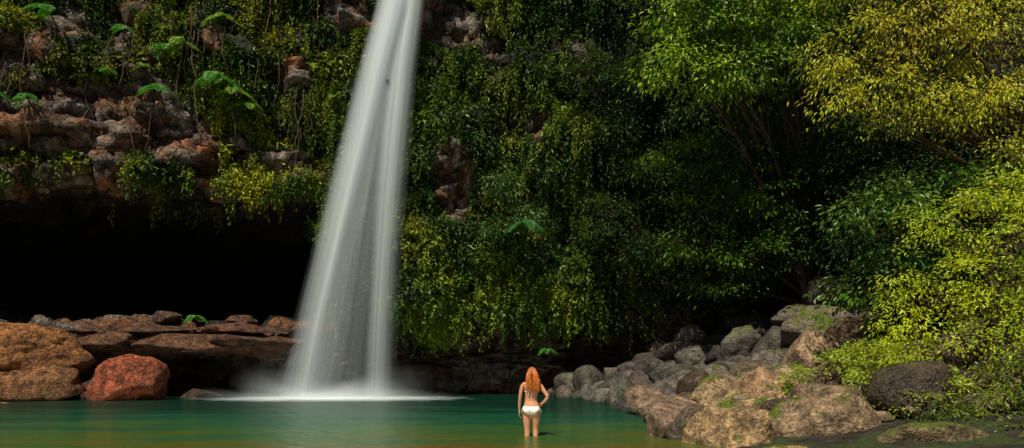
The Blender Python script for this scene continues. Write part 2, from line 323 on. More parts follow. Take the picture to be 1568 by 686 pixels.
cr=N.new('ShaderNodeValToRGB'); e=cr.color_ramp.elements; e[0].position=0; e[0].color=(.24,.14,.015,1); e[1].position=1; e[1].color=(.003,.025,.017,1)
x=e.new(.16); x.color=(.14,.14,.018,1); x=e.new(.36); x.color=(.045,.11,.022,1); x=e.new(.62); x.color=(.008,.075,.038,1)
L.new(mr.outputs[0],cr.inputs[0])
df=N.new('ShaderNodeBsdfDiffuse'); L.new(cr.outputs[0],df.inputs['Color'])
tr=N.new('ShaderNodeBsdfTransparent'); tr.inputs['Color'].default_value=(.75,.8,.42,1)
m1=N.new('ShaderNodeMixShader'); tf=N.new('ShaderNodeMapRange'); tf.inputs['From Min'].default_value=0; tf.inputs['From Max'].default_value=.45; tf.inputs['To Min'].default_value=.45; tf.inputs['To Max'].default_value=1
L.new(mr.outputs[0],tf.inputs[0]); L.new(tf.outputs[0],m1.inputs[0]); L.new(tr.outputs[0],m1.inputs[1]); L.new(df.outputs[0],m1.inputs[2])
gl=N.new('ShaderNodeBsdfGlossy'); gl.inputs['Roughness'].default_value=.08; gl.inputs['Color'].default_value=(.85,.92,.8,1)
mp2=N.new('ShaderNodeMapping'); mp2.inputs['Scale'].default_value=(1.0,2.6,1); L.new(ge.outputs['Position'],mp2.inputs[0])
n2=N.new('ShaderNodeTexNoise'); n2.inputs['Scale'].default_value=2.4; n2.inputs['Detail'].default_value=5; L.new(mp2.outputs[0],n2.inputs['Vector'])
bp=N.new('ShaderNodeBump'); bp.inputs['Strength'].default_value=.9; bp.inputs['Distance'].default_value=.12; L.new(n2.outputs['Fac'],bp.inputs['Height']); L.new(bp.outputs[0],gl.inputs['Normal'])
m2=N.new('ShaderNodeMixShader'); m2.inputs[0].default_value=.40; L.new(m1.outputs[0],m2.inputs[1]); L.new(gl.outputs[0],m2.inputs[2]); L.new(m2.outputs[0],o.inputs[0])
add_mesh('pool_water',[(-60,-8,0),(40,-8,0),(40,38,0),(-60,38,0)],[[0,1,2,3]],m,smooth=False)

# ------------------------------------------------------------------ boulders
def boulder(c,sz,seed,sub=3,col=(.2,.17,.14),rot=None,rough=1.0):
    r=np.random.default_rng(seed)
    V0,F0=ICO[sub]; n=10
    pn=nrm(r.normal(size=(n,3))); h=r.uniform(.5,.95,n)
    dd=V0@pn.T; rad=np.min(np.where(dd>.05,h/np.maximum(dd,.05),9),axis=1); rad=np.minimum(rad,1.12)
    V=V0*rad[:,None]; V=V*(1+rough*(.06*fbm(V0*2+seed%991,3,seed%97)[:,None]+.035*fbm(V0*6+seed%991,3,seed%89)[:,None]))
    V=V*np.array(sz)*.58
    a=r.uniform(0,6.28) if rot is None else rot; ca,sa=math.cos(a),math.sin(a)
    b=r.normal(0,.2); cb,sb=math.cos(b),math.sin(b)
    V=V@np.array([[ca,-sa,0],[sa,ca,0],[0,0,1]])@np.array([[1,0,0],[0,cb,-sb],[0,sb,cb]])
    C=np.array(col)[None,:]*(1+.3*fbm(V*1.5,3,seed%53))[:,None]
    return V+np.array(c),F0,C
import bmesh
ICO={}
for sub in(3,4,5):
    bm=bmesh.new(); bmesh.ops.create_icosphere(bm,subdivisions=sub,radius=1); bm.verts.ensure_lookup_table()
    ICO[sub]=(np.array([v.co[:] for v in bm.verts]),np.array([[v.index for v in f.verts] for f in bm.faces])); bm.free()
gz=lambda x,y:(max(0,(x-float(bankx(y))))*float(slope(y)))
near=[
 (3.65,11.5,.15,1.6,1.1,.95,(.34,.24,.13)),(5.25,11.6,.25,1.45,1.2,1.15,(.30,.22,.14)),(4.5,12.9,.18,.9,.8,.7,(.28,.2,.10)),
 (5.9,15.6,.5,1.9,1.4,1.4,(.33,.22,.13)),(4.9,16.2,.35,1.1,1.0,1.2,(.33,.25,.15)),(4.35,18.2,.08,1.5,1.0,.5,(.32,.27,.2)),
 (6.9,17.2,.75,1.4,1.2,1.1,(.28,.21,.14)),(8.4,18.7,1.6,1.8,1.4,1.4,(.36,.26,.17)),(8.0,16.6,1.0,1.2,1.0,.9,(.24,.19,.13)),(5.0,14.1,.25,1.1,.9,.9,(.3,.22,.12)),
 (7.6,20.2,1.2,1.5,1.3,1.2,(.16,.145,.13)),(6.2,20.6,.7,1.4,1.1,1.1,(.15,.14,.13)),(9.7,21.6,2.3,2.0,1.5,1.6,(.17,.14,.12)),(4.2,10.3,-.12,1.0,.7,.4,(.25,.18,.08)),
 (6.4,12.6,.3,1.2,1,.9,(.22,.16,.09)),(6.5,10.5,.05,1.5,1,.65,(.16,.13,.07)),(7.9,10.2,.1,1.3,.9,.6,(.12,.1,.06)),(12.2,25.5,3.9,1.8,1.6,1.7,(.10,.09,.08)),(10.8,25.5,3.2,2.3,1.6,1.2,(.14,.13,.12)),(8.3,24.5,2.0,1.9,1.4,1.4,(.14,.13,.125)),(9.9,19.6,2.1,1.4,1.2,1.3,(.22,.15,.1)),
 (6.9,14.4,.5,1.1,.9,.9,(.26,.19,.1)),(5.3,17.4,.3,1.0,.8,.9,(.32,.25,.17)),(6.3,18.6,.6,1.1,.9,.9,(.22,.18,.14)),(4.4,15.1,.1,.8,.6,.5,(.34,.25,.14)),
 (-19.9,28.0,2.2,3.9,2.8,2.2,(.32,.14,.045)),(-20.3,27.0,.4,4.8,2.8,2.4,(.22,.105,.04)),(-15.6,28.0,.4,3.0,2.0,2.1,(.34,.09,.04)),(-17.7,28.8,.2,1.6,1.2,.9,(.1,.07,.05)),(-13.4,29.4,.05,1.5,1.0,.7,(.08,.055,.045)),(-16.8,28.4,.1,1.0,.8,.5,(.1,.07,.05)),
 (-17.0,30.3,3.05,4.6,1.8,.5,(.12,.065,.04)),(-12.4,30.5,3.0,3.2,1.5,.55,(.14,.065,.045)),(-14.8,30.2,2.5,5.6,2.2,.75,(.14,.07,.04)),(-11.0,30.4,2.3,4.2,2.0,.8,(.12,.06,.035)),(-18.2,29.8,2.5,3.6,2.0,.8,(.14,.07,.04)),(-12.2,31,3.4,1.2,1,.6,(.16,.08,.05)),(-15.8,31,3.5,1.4,1,.6,(.12,.07,.05)),
 (-18.6,24.6,-.02,1.0,.5,.2,(.25,.17,.08))]
for i,(x,y,z,a,b,c,cl) in enumerate(near):
    V,F,C=boulder((0,0,0),(a,b,c),900+i*7,5 if y<19 or x<0 else 4,cl,rot=rng.uniform(-.4,.4) if x>0 or c>.9 else rng.uniform(-.12,.12),rough=1.2 if x>0 else 2.0)
    ob=add_mesh('boulder',V,F,M_boulder if x>0 else M_ledge,col=C); ob.location=(x,y,z)
# stone pile : dart throwing so that individual stones stay apart
bag=Bag(); placed=[(q[0],q[1],max(q[3],q[4])*.42) for q in near if q[0]>0]
sizes=np.sort(rng.choice([.35,.5,.7,.95,1.3],1700,p=[.34,.30,.20,.11,.05])*rng.uniform(.8,1.25,1700))[::-1]
for s0 in sizes:
    for tr_ in range(6):
        y=rng.uniform(12,31.5); x=float(bankx(y))+rng.uniform(-.7,11)
        if rng.random()>.55+.45*(y>21): continue
        rr_=s0*.46
        if all((x-a)**2+(y-b)**2>((rr_+c)*.86)**2 for a,b,c in placed):
            placed.append((x,y,rr_)); break
    else: continue
    if placed[-1][2]!=rr_: continue
    x,y,_=placed[-1]
    g=rng.uniform(.35,1.5); c=np.array([.105,.098,.09]) if y>20 else np.array([.17,.13,.09])
    c=c*g*rng.uniform(.9,1.1,3)
    V,F,C=boulder((x,y,gz(x,y)+s0*.12+rng.uniform(0,.12)),(s0*rng.uniform(1,1.45),s0*rng.uniform(.8,1.15),s0*rng.uniform(.65,1.05)),int(rng.integers(1e6)),3,c); bag.add(V,F,C)
bag.obj('boulder_pile',M_pile)
bag=Bag()
for i in range(190):
    x=rng.uniform(-12,5); y=rng.uniform(9.5,18); s0=rng.uniform(.3,1.1)
    V,F,C=boulder((x,y,-.42 if math.hypot(x-.36,y-13)>.8 else -.55),(s0*1.4,s0,.35),int(rng.integers(1e6)),3,(.36,.24,.07)); bag.add(V,F,C)
bag.obj('submerged_stones',M_pile)

# ------------------------------------------------------------------ trees and shrubs
def tree(name,base,crowns,trunk_r,spn,leafn,LL,LW,cols,droop=.35,spr=.45,flat=.35,seed=1,gap=-.25,mat=None):
    r=np.random.default_rng(seed); e=empty(name,base); base=np.array(base,float); lb=Bag(); tb=Bag(); cols=np.array(cols)
    for ci,(c,rad) in enumerate(crowns):
        c=np.array(c,float)-base; rad=np.array(rad,float)
        k=np.linspace(0,1,14)[:,None]; mid=np.array([c[0]*.25,c[1]*.3,c[2]*.6])+r.normal(0,.15,3)
        pts=2*k*(1-k)*mid+k**2*c; pts=pts+np.sin(k*7+ci)*.04*np.linalg.norm(c)*.3
        V,F=tube(pts,trunk_r*(1-.8*k[:,0]),8); tb.add(V,F)
        ns=int(spn*rad[0]*rad[2]*1.25); u=nrm(r.normal(size=(ns,3))); rr=r.uniform(.2,1,(ns,1))**.5*(1+.4*fbm(u*1.9+ci*3,3,seed)[:,None])
        S=c+u*rr*rad; kp=fbm((S+base)*np.array([1,1,1.6])*(.9/ max(.35,spr*1.6)),2,seed+40)>gap; S=S[kp];u=u[kp]; ns=len(S)
        for sidx in range(0,ns,3):
            q=S[sidx]; a=pts[int(r.integers(7,14))]; kk=np.linspace(0,1,5)[:,None]; pp=a*(1-kk)+q*kk; pp[1:-1]+=r.normal(0,.05,(3,3)); pp[:,2]-=.1*kk[:,0]**2
            V,F=tube(pp,trunk_r*.14*(1-.8*kk[:,0])+.004,4); tb.add(V,F)
        P0=np.repeat(S,leafn,0); U=np.repeat(u,leafn,0); off=r.normal(size=P0.shape)*np.array([spr,spr,spr*flat]); off[:,2]-=droop*.6*(off[:,0]**2+off[:,1]**2)/spr
        P=P0+off; D=nrm(off)*.8+U*.4+np.array([0,0,-droop])+r.normal(0,.35,P.shape)
        Nl=np.array([-.1,-.4,1.0])+U*.3+r.normal(0,.3,P.shape)
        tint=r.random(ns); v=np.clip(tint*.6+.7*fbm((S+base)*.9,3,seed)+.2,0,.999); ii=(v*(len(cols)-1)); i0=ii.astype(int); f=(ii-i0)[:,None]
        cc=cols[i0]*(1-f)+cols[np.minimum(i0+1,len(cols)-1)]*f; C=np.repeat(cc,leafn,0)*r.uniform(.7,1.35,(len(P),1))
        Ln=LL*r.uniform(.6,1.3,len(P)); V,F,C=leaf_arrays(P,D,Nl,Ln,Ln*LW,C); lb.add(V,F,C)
    lb.obj('foliage',mat or M_leaf,smooth=False,parent=e); tb.obj('trunk_and_limbs',M_bark,parent=e)
YG=[(.12,.20,.012),(.33,.44,.015),(.56,.62,.02)]
OL=[(.13,.15,.015),(.36,.40,.02),(.56,.56,.035),(.42,.34,.03)]
MG=[(.02,.07,.01),(.06,.15,.012),(.14,.25,.015)]
DG=[(.008,.022,.006),(.017,.042,.009),(.04,.08,.012)]  # near-black greens, shade of the right recess put into the leaf colour
LOW=[(.02,.05,.01),(.08,.13,.012),(.30,.36,.015)]
tree('shrub_tree',(9.6,13.8,1.0),[((8.9,13.6,4.2),(1.1,1.0,.7)),((10.3,13.9,4.1),(1.2,1.1,.9)),((8.1,13.4,3.1),(.9,1.0,.6)),((9.4,13.2,2.9),(1.2,1.0,.7)),((10.6,13.4,2.6),(1.1,1,.9)),((7.8,13.2,2.2),(.8,.8,.4)),((9.2,12.8,1.8),(1.0,.8,.5)),((10.0,14,5.0),(.9,.9,.4)),((11.2,14.2,5.1),(1,.9,.7))],.05,78,40,.085,.45,YG,seed=3,spr=.17,droop=.3,gap=-.02)
tree('shrub',(7.3,13.6,.5),[((7.1,13.4,1.5),(.7,.7,.4)),((7.7,13.0,1.25),(.8,.7,.45)),((6.9,12.9,.9),(.6,.6,.4)),((7.6,12.3,.8),(.7,.6,.4)),((7.1,12.2,.4),(.6,.5,.3))],.03,120,40,.075,.45,YG,seed=4,spr=.13,droop=.2,gap=-.12)
tree('shrub',(6.6,15.2,.5),[((6.3,15.0,1.0),(.5,.5,.3)),((7.2,15.3,1.35),(.6,.6,.4)),((6.0,13.6,.6),(.4,.35,.25)),((7.8,15,1.6),(.7,.6,.4))],.02,130,34,.075,.45,YG,seed=5,spr=.13,droop=.2)
for gi,(bx,by,bz,gr) in enumerate([(4.9,15.0,.55,.34),(6.2,16.2,.95,.36),(5.6,12.9,.5,.28),(7.3,18.0,1.3,.35),(5.0,12.3,.25,.2)]):
    tree('moss_tuft',(bx,by,bz-.25),[((bx,by,bz),(gr,gr*.8,gr*.5)),((bx+gr*.8,by-.1,bz-.12),(gr*.7,gr*.6,gr*.4))],.012,420,30,.06,.4,[(.14,.22,.012),(.34,.46,.015)],seed=30+gi,spr=.07,droop=.3,gap=-.9)
tree('shrub',(9.8,12.4,.6),[((9.0,12.0,1.1),(.9,.6,.5)),((10.0,12.2,1.4),(.9,.7,.6)),((8.3,11.6,.6),(.8,.5,.4)),((7.5,11.4,.4),(.6,.4,.35)),((9.1,11.1,.5),(.9,.5,.45)),((8.2,10.8,.25),(.8,.4,.3)),((9.9,11.2,.7),(.8,.5,.5)),((7.2,10.6,.2),(.5,.35,.22)),((8.6,10.1,.15),(.8,.35,.25)),((7.0,11.5,.3),(.5,.35,.3)),((9.4,10.3,.3),(.7,.4,.4))],.03,115,38,.085,.42,LOW,seed=6,spr=.15,gap=-.25)
tree('overhanging_tree',(14.5,16.5,3.0),[((7.9,15.4,8.6),(1.3,1.1,1.0)),((9.3,15.2,9.3),(1.6,1.2,1.1)),((10.9,15.3,9.0),(1.6,1.3,1.2)),((8.6,15.0,7.4),(1.3,1.0,.6)),((10.2,15.0,7.3),(1.4,1.0,.6)),((11.8,15.4,7.6),(1.4,1.1,.8)),((7.2,15.2,7.4),(.7,.7,.4)),((11.4,15,6.2),(1.1,.8,.4)),((8,15.4,10.6),(2,1.4,1)),((11,15.4,10.9),(2.2,1.4,1))],.12,50,42,.105,.38,OL,seed=7,droop=.5,spr=.23,flat=.25,gap=-.02)
tree('broadleaf_tree',(12.2,16.2,2.6),[((8.9,15.9,5.2),(1.0,.8,.5)),((10.0,15.8,5.5),(1.1,.8,.5)),((8.0,15.7,4.9),(.6,.6,.35)),((11.3,16,5.4),(1.1,.9,.7)),((10.6,16.3,4.4),(1.3,.9,.8)),((9.3,16.4,4.0),(1.0,.8,.6)),((8.3,16.4,3.2),(.8,.7,.6))],.07,66,34,.15,.45,MG,seed=8,spr=.26,gap=-.1)
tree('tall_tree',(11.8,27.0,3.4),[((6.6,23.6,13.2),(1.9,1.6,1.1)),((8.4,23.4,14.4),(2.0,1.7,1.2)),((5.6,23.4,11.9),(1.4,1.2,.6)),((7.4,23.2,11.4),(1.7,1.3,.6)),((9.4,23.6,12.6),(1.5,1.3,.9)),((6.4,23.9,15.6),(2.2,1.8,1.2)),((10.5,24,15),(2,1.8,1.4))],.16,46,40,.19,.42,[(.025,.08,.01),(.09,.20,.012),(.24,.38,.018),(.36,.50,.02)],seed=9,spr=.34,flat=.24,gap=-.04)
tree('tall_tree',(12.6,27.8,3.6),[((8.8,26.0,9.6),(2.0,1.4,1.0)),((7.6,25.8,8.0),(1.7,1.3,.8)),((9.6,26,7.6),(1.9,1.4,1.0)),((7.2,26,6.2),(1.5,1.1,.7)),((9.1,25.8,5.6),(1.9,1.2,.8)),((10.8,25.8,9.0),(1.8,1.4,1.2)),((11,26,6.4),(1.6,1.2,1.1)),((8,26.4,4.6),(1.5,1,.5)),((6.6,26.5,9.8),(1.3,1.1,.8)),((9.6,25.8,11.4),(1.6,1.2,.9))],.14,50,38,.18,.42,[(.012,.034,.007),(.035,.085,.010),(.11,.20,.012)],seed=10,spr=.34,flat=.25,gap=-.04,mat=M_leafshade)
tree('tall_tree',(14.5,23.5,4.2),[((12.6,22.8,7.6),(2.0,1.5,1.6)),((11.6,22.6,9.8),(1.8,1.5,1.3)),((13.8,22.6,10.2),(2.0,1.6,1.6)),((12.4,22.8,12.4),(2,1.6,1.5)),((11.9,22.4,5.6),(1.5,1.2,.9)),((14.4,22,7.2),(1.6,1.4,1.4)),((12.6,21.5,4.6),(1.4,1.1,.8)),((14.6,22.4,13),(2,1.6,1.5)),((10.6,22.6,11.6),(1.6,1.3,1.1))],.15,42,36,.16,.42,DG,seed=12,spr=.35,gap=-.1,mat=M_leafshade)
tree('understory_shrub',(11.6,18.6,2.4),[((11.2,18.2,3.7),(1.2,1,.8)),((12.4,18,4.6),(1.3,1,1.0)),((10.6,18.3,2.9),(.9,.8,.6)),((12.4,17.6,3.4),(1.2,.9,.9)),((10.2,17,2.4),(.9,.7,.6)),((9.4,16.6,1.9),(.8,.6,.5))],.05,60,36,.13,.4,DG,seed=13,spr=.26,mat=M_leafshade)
tree('cliff_shrub',(-.2,31.3,8.6),[((-.5,30.6,9.6),(.8,.6,.6)),((.5,30.6,8.3),(.9,.6,.6)),((-.8,30.7,7.6),(.6,.5,.4))],.05,55,30,.17,.4,[(.02,.06,.01),(.04,.11,.02),(.08,.18,.03)],seed=14,spr=.3)
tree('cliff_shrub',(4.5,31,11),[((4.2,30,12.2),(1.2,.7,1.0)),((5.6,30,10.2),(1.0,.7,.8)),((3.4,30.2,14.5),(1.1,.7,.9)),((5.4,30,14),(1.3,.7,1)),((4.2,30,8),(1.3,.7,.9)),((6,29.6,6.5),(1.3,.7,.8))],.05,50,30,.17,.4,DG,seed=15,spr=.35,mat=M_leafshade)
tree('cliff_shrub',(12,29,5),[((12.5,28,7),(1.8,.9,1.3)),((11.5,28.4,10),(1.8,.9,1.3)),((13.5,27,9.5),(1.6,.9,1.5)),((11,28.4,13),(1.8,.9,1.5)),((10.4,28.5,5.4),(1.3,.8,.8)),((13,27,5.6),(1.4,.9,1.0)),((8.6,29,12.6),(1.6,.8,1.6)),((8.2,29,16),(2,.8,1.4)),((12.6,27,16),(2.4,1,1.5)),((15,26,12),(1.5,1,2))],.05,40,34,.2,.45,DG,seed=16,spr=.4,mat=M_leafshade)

# ------------------------------------------------------------------ waterfall
def fall_mat(name,strength,scale,seed,power=1.0,base=.55,amp=.5,horiz=False):
    m,nt,N,L=newmat(name); o=N.new('ShaderNodeOutputMaterial'); uv=N.new('ShaderNodeUVMap'); sx=N.new('ShaderNodeSeparateXYZ'); L.new(uv.outputs[0],sx.inputs[0])
    def noise(su,sv,det):
        mp=N.new('ShaderNodeMapping'); mp.inputs['Scale'].default_value=(su,sv,1); mp.inputs['Location'].default_value=(seed*3.7,seed*1.3,seed); L.new(uv.outputs[0],mp.inputs[0])
        n=N.new('ShaderNodeTexNoise'); n.inputs['Scale'].default_value=1; n.inputs['Detail'].default_value=det; L.new(mp.outputs[0],n.inputs['Vector']); return n.outputs['Fac']
    if horiz: a=noise(6,2.5,4); b=noise(3,1.5,3)
    else: a=noise(scale,.7,3); b=noise(scale*.28,1.3,2)
    ml=N.new('ShaderNodeMath'); ml.operation='ADD'; L.new(a,ml.inputs[0]); L.new(b,ml.inputs[1])
    r=N.new('ShaderNodeMapRange'); r.inputs['From Min'].default_value=.65; r.inputs['From Max'].default_value=1.35; L.new(ml.outputs[0],r.inputs[0])
    om=N.new('ShaderNodeMath'); om.operation='SUBTRACT'; om.inputs[0].default_value=1; L.new(sx.outputs['X'],om.inputs[1])
    e=N.new('ShaderNodeMath'); e.operation='MULTIPLY'; L.new(sx.outputs['X'],e.inputs[0]); L.new(om.outputs[0],e.inputs[1])
    e2=N.new('ShaderNodeMath'); e2.operation='MULTIPLY'; e2.inputs[1].default_value=4; L.new(e.outputs[0],e2.inputs[0])
    e3=N.new('ShaderNodeMath'); e3.operation='POWER'; e3.inputs[1].default_value=power; L.new(e2.outputs[0],e3.inputs[0])
    md=N.new('ShaderNodeMath'); md.operation='MULTIPLY_ADD'; L.new(r.outputs[0],md.inputs[0]); md.inputs[1].default_value=amp; md.inputs[2].default_value=base
    f=N.new('ShaderNodeMath'); f.operation='MULTIPLY'; L.new(md.outputs[0],f.inputs[0]); L.new(e3.outputs[0],f.inputs[1])
    vr=N.new('ShaderNodeMapRange'); L.new(sx.outputs['Y'],vr.inputs[0])
    if horiz: vr.interpolation_type='SMOOTHSTEP'; vr.inputs['To Min'].default_value=0; vr.inputs['To Max'].default_value=1
    else: vr.inputs['From Min'].default_value=.27; vr.inputs['To Min'].default_value=1.6; vr.inputs['To Max'].default_value=.55
    f1=N.new('ShaderNodeMath'); f1.operation='MULTIPLY'; L.new(f.outputs[0],f1.inputs[0]); L.new(vr.outputs[0],f1.inputs[1])
    f2=N.new('ShaderNodeMath'); f2.operation='MULTIPLY'; f2.use_clamp=True; L.new(f1.outputs[0],f2.inputs[0]); f2.inputs[1].default_value=strength
    d=N.new('ShaderNodeBsdfDiffuse'); d.inputs['Color'].default_value=(.82,.89,.94,1); tl=N.new('ShaderNodeBsdfTranslucent'); tl.inputs['Color'].default_value=(.82,.89,.94,1)
    dm=N.new('ShaderNodeMixShader'); dm.inputs[0].default_value=.35; L.new(d.outputs[0],dm.inputs[1]); L.new(tl.outputs[0],dm.inputs[2])
    tr=N.new('ShaderNodeBsdfTransparent'); mx=N.new('ShaderNodeMixShader'); L.new(f2.outputs[0],mx.inputs[0]); L.new(tr.outputs[0],mx.inputs[1]); L.new(dm.outputs[0],mx.inputs[2]); L.new(mx.outputs[0],o.inputs[0])
    return m
wf=empty('waterfall',(0,0,0))
hz=np.array([24,17.5,14.6,11.7,8.9,6.0,3.1,0.0])
def sheet(name,le,re,y0,bul,mat,seed):
    nu,nv=50,140; v=np.linspace(0,1,nv)[:,None]; u=np.linspace(0,1,nu)[None,:]
    z=24*(1-v); l_=np.interp(-z,-hz,le); r_=np.interp(-z,-hz,re)
    X=l_+(r_-l_)*u; Y=y0+1.2*(1-v)**2-bul*np.sin(np.pi*u)*(.4+.6*v)
    V=np.stack([X,Y+0*u,z+0*u],-1).reshape(-1,3); UV=np.stack([u+0*v,v+0*u],-1).reshape(-1,2)
    add_mesh(name,V,grid_faces(nv,nu),mat,uv=UV,parent=wf)
sheet('veil',[-5.8,-6.2,-6.95,-7.65,-8.35,-9.0,-9.75,-10.7],[-3.6,-3.9,-4.2,-4.4,-4.6,-4.8,-4.95,-5.0],30.0,.4,fall_mat('fall_veil',.33,24,1,1.0),1)
sheet('main_stream',[-5.6,-6.1,-6.85,-7.5,-8.15,-8.8,-9.5,-10.3],[-4.1,-4.35,-4.95,-5.55,-6.2,-6.85,-7.35,-7.7],29.8,.4,fall_mat('fall_main',.62,16,2,1.2),2)
sheet('core_stream',[-5.4,-5.75,-6.35,-6.9,-7.5,-8.1,-8.8,-9.6],[-4.3,-4.6,-5.3,-5.95,-6.6,-7.3,-7.9,-8.25],29.6,.3,fall_mat('fall_core',.52,11,3,1.6),3)
sheet('side_stream',[-4.9,-5.2,-5.6,-5.9,-6.1,-6.25,-6.4,-6.55],[-3.8,-3.95,-4.3,-4.55,-4.8,-5.0,-5.15,-5.2],29.9,.3,fall_mat('fall_side',.6,14,4,1.4),4)
for i,(x0,x1,y,h_,st_) in enumerate([(-12.4,-3.4,29.2,1.7,.26),(-11.6,-4.0,28.7,1.1,.30),(-13.4,-2.0,28.2,.6,.28)]):
    nu,nv=60,20; u=np.linspace(0,1,nu)[None,:]; v=np.linspace(0,1,nv)[:,None]
    X=x0+(x1-x0)*u+0*v; Zs=h_*(1-v)*(.75+.25*np.sin(u*9+i))+0*u; Y=y+.8*(2*u-1)**2-.5*v
    add_mesh('spray_layer',np.stack([X,Y,Zs],-1).reshape(-1,3),grid_faces(nv,nu),fall_mat('spray_%d'%i,st_,1,7+i,1.4,.7,.6,True),uv=np.stack([u+0*v,v+0*u],-1).reshape(-1,2),parent=wf)
m,nt,N,L=newmat('foam'); o=N.new('ShaderNodeOutputMaterial'); uv=N.new('ShaderNodeUVMap'); ge=N.new('ShaderNodeNewGeometry')
sx=N.new('ShaderNodeSeparateXYZ'); L.new(uv.outputs[0],sx.inputs[0]); mp=N.new('ShaderNodeMapping'); mp.inputs['Scale'].default_value=(.9,2.2,1); L.new(ge.outputs['Position'],mp.inputs[0])
n=N.new('ShaderNodeTexNoise'); n.inputs['Scale'].default_value=1.2; n.inputs['Detail'].default_value=6; L.new(mp.outputs[0],n.inputs['Vector'])
sb=N.new('ShaderNodeMath'); sb.operation='SUBTRACT'; L.new(n.outputs['Fac'],sb.inputs[0]); L.new(sx.outputs['X'],sb.inputs[1])
r=N.new('ShaderNodeMapRange'); r.inputs['From Min'].default_value=-.42; r.inputs['From Max'].default_value=.4; L.new(sb.outputs[0],r.inputs[0])
d=N.new('ShaderNodeBsdfDiffuse'); d.inputs['Color'].default_value=(.6,.68,.68,1); tr=N.new('ShaderNodeBsdfTransparent'); mx=N.new('ShaderNodeMixShader')
L.new(r.outputs[0],mx.inputs[0]); L.new(tr.outputs[0],mx.inputs[1]); L.new(d.outputs[0],mx.inputs[2]); L.new(mx.outputs[0],o.inputs[0])
k=np.linspace(0,1,30)[:,None]; th=np.linspace(0,2*np.pi,80)[None,:]
V=np.stack([-7.5+6.2*k*np.cos(th),28.8+3.4*k*np.sin(th),.006+0*th+0*k],-1).reshape(-1,3)
add_mesh('foam',V,grid_faces(30,80),m,uv=np.stack([k+0*th,th/6.3+0*k],-1).reshape(-1,2))

# ------------------------------------------------------------------ woman
def ell(c,r,n=20,m=14):
    th=np.linspace(0,2*np.pi,n,endpoint=False); ph=np.linspace(0,np.pi,m)[1:-1]
    V=[(0,0,1)]+[(math.sin(p)*math.cos(a),math.sin(p)*math.sin(a),math.cos(p)) for p in ph for a in th]+[(0,0,-1)]
    V=np.array(V)*np.array(r)+np.array(c); F=[]
    for j in range(n): k=(j+1)%n; F.append([0,1+j,1+k])
    for i in range(len(ph)-1):
        for j in range(n):
            k=(j+1)%n; a,b=1+i*n+j,1+i*n+k; c2,d=a+n,b+n; F+= [[a,c2,d],[a,d,b]]
    L_=len(V)-1; q=1+(len(ph)-1)*n
    for j in range(n): k=(j+1)%n; F.append([L_,q+k,q+j])
    return V,np.array(F)
def limb(P,R,n=16,sub=6):
    P=np.array(P,float); R=np.array(R,float)
    if R.ndim==1: R=np.stack([R,R],1)
    d=np.r_[0,np.cumsum(np.linalg.norm(np.diff(P,axis=0),axis=1))]; q=np.linspace(0,d[-1],sub*(len(P)-1)+1)
    PP=np.stack([np.interp(q,d,P[:,i]) for i in range(3)],1); RR=np.stack([np.interp(q,d,R[:,i]) for i in range(2)],1)
    for _ in range(3):
        PP[1:-1]=(PP[:-2]+2*PP[1:-1]+PP[2:])/4; RR[1:-1]=(RR[:-2]+2*RR[1:-1]+RR[2:])/4
    T=nrm(np.gradient(PP,axis=0))
    ks=np.array([1,.94,.75,.4]); ds=np.array([.0,.34,.66,.92])
    r0,r1=RR[0].mean(),RR[-1].mean()
    PP2=np.concatenate([[PP[0]-T[0]*r0*x for x in ds[::-1]],PP[1:-1],[PP[-1]+T[-1]*r1*x for x in ds]]); RR2=np.concatenate([[RR[0]*k for k in ks[::-1]],RR[1:-1],[RR[-1]*k for k in ks]])
    V,F=tube(PP2,RR2,n); F=np.concatenate([F[:,[0,1,2]],F[:,[0,2,3]]]); m=len(V)
    V=np.concatenate([V,[V[:n].mean(0),V[-n:].mean(0)]]); j=np.arange(n); k=(j+1)%n
    F=np.concatenate([F,np.stack([np.full(n,m),k,j],1),np.stack([np.full(n,m+1),m-n+j,m-n+k],1)])
    return V,F
wb=Bag()
tz=[.76,.80,.85,.90,.95,1.0,1.05,1.10,1.16,1.23,1.30,1.355,1.395,1.43,1.47,1.52]
trx=[.10,.155,.172,.165,.148,.128,.115,.114,.122,.134,.143,.143,.105,.058,.046,.046]
trY=[.07,.095,.108,.104,.092,.082,.075,.073,.078,.086,.088,.078,.062,.052,.046,.048]
tcx=[.0,.0,.0,.0,-.004,-.008,-.010,-.008,-.003,0,.002,.003,.004,.006,.008,.010]
tcy=[0,-.005,-.008,-.006,0,.008,.012,.010,.004,0,0,.0,-.002,0,.006,.012]
V,F=limb([(a,b,c) for a,b,c in zip(tcx,tcy,tz)],list(zip(trx,trY)),n=28,sub=3); wb.add(V,F)
for c,r in[((-.078,-.062,.845),(.088,.078,.085)),((.078,-.062,.845),(.088,.078,.085)),((-.072,.075,1.235),(.062,.058,.06)),((.072,.075,1.235),(.062,.058,.06)),
           ((.012,.018,1.575),(.072,.09,.092)),((.014,.038,1.53),(.054,.062,.066)),((.018,.115,1.545),(.011,.016,.018)),
           ((-.062,.015,1.545),(.01,.02,.03)),((.086,.012,1.545),(.01,.02,.03)),((-.06,-.075,1.31),(.06,.03,.08)),((.06,-.075,1.31),(.06,.03,.08))]:
    V,F=ell(c,r); wb.add(V,F)
legs={-1:[(-.085,0,.83),(-.09,0,.66),(-.082,.0,.47),(-.082,-.022,.35),(-.08,-.012,.2),(-.08,-.015,.075)],
       1:[(.088,0,.83),(.088,.02,.66),(.075,.045,.48),(.078,.018,.36),(.08,.005,.2),(.085,.0,.075)]}
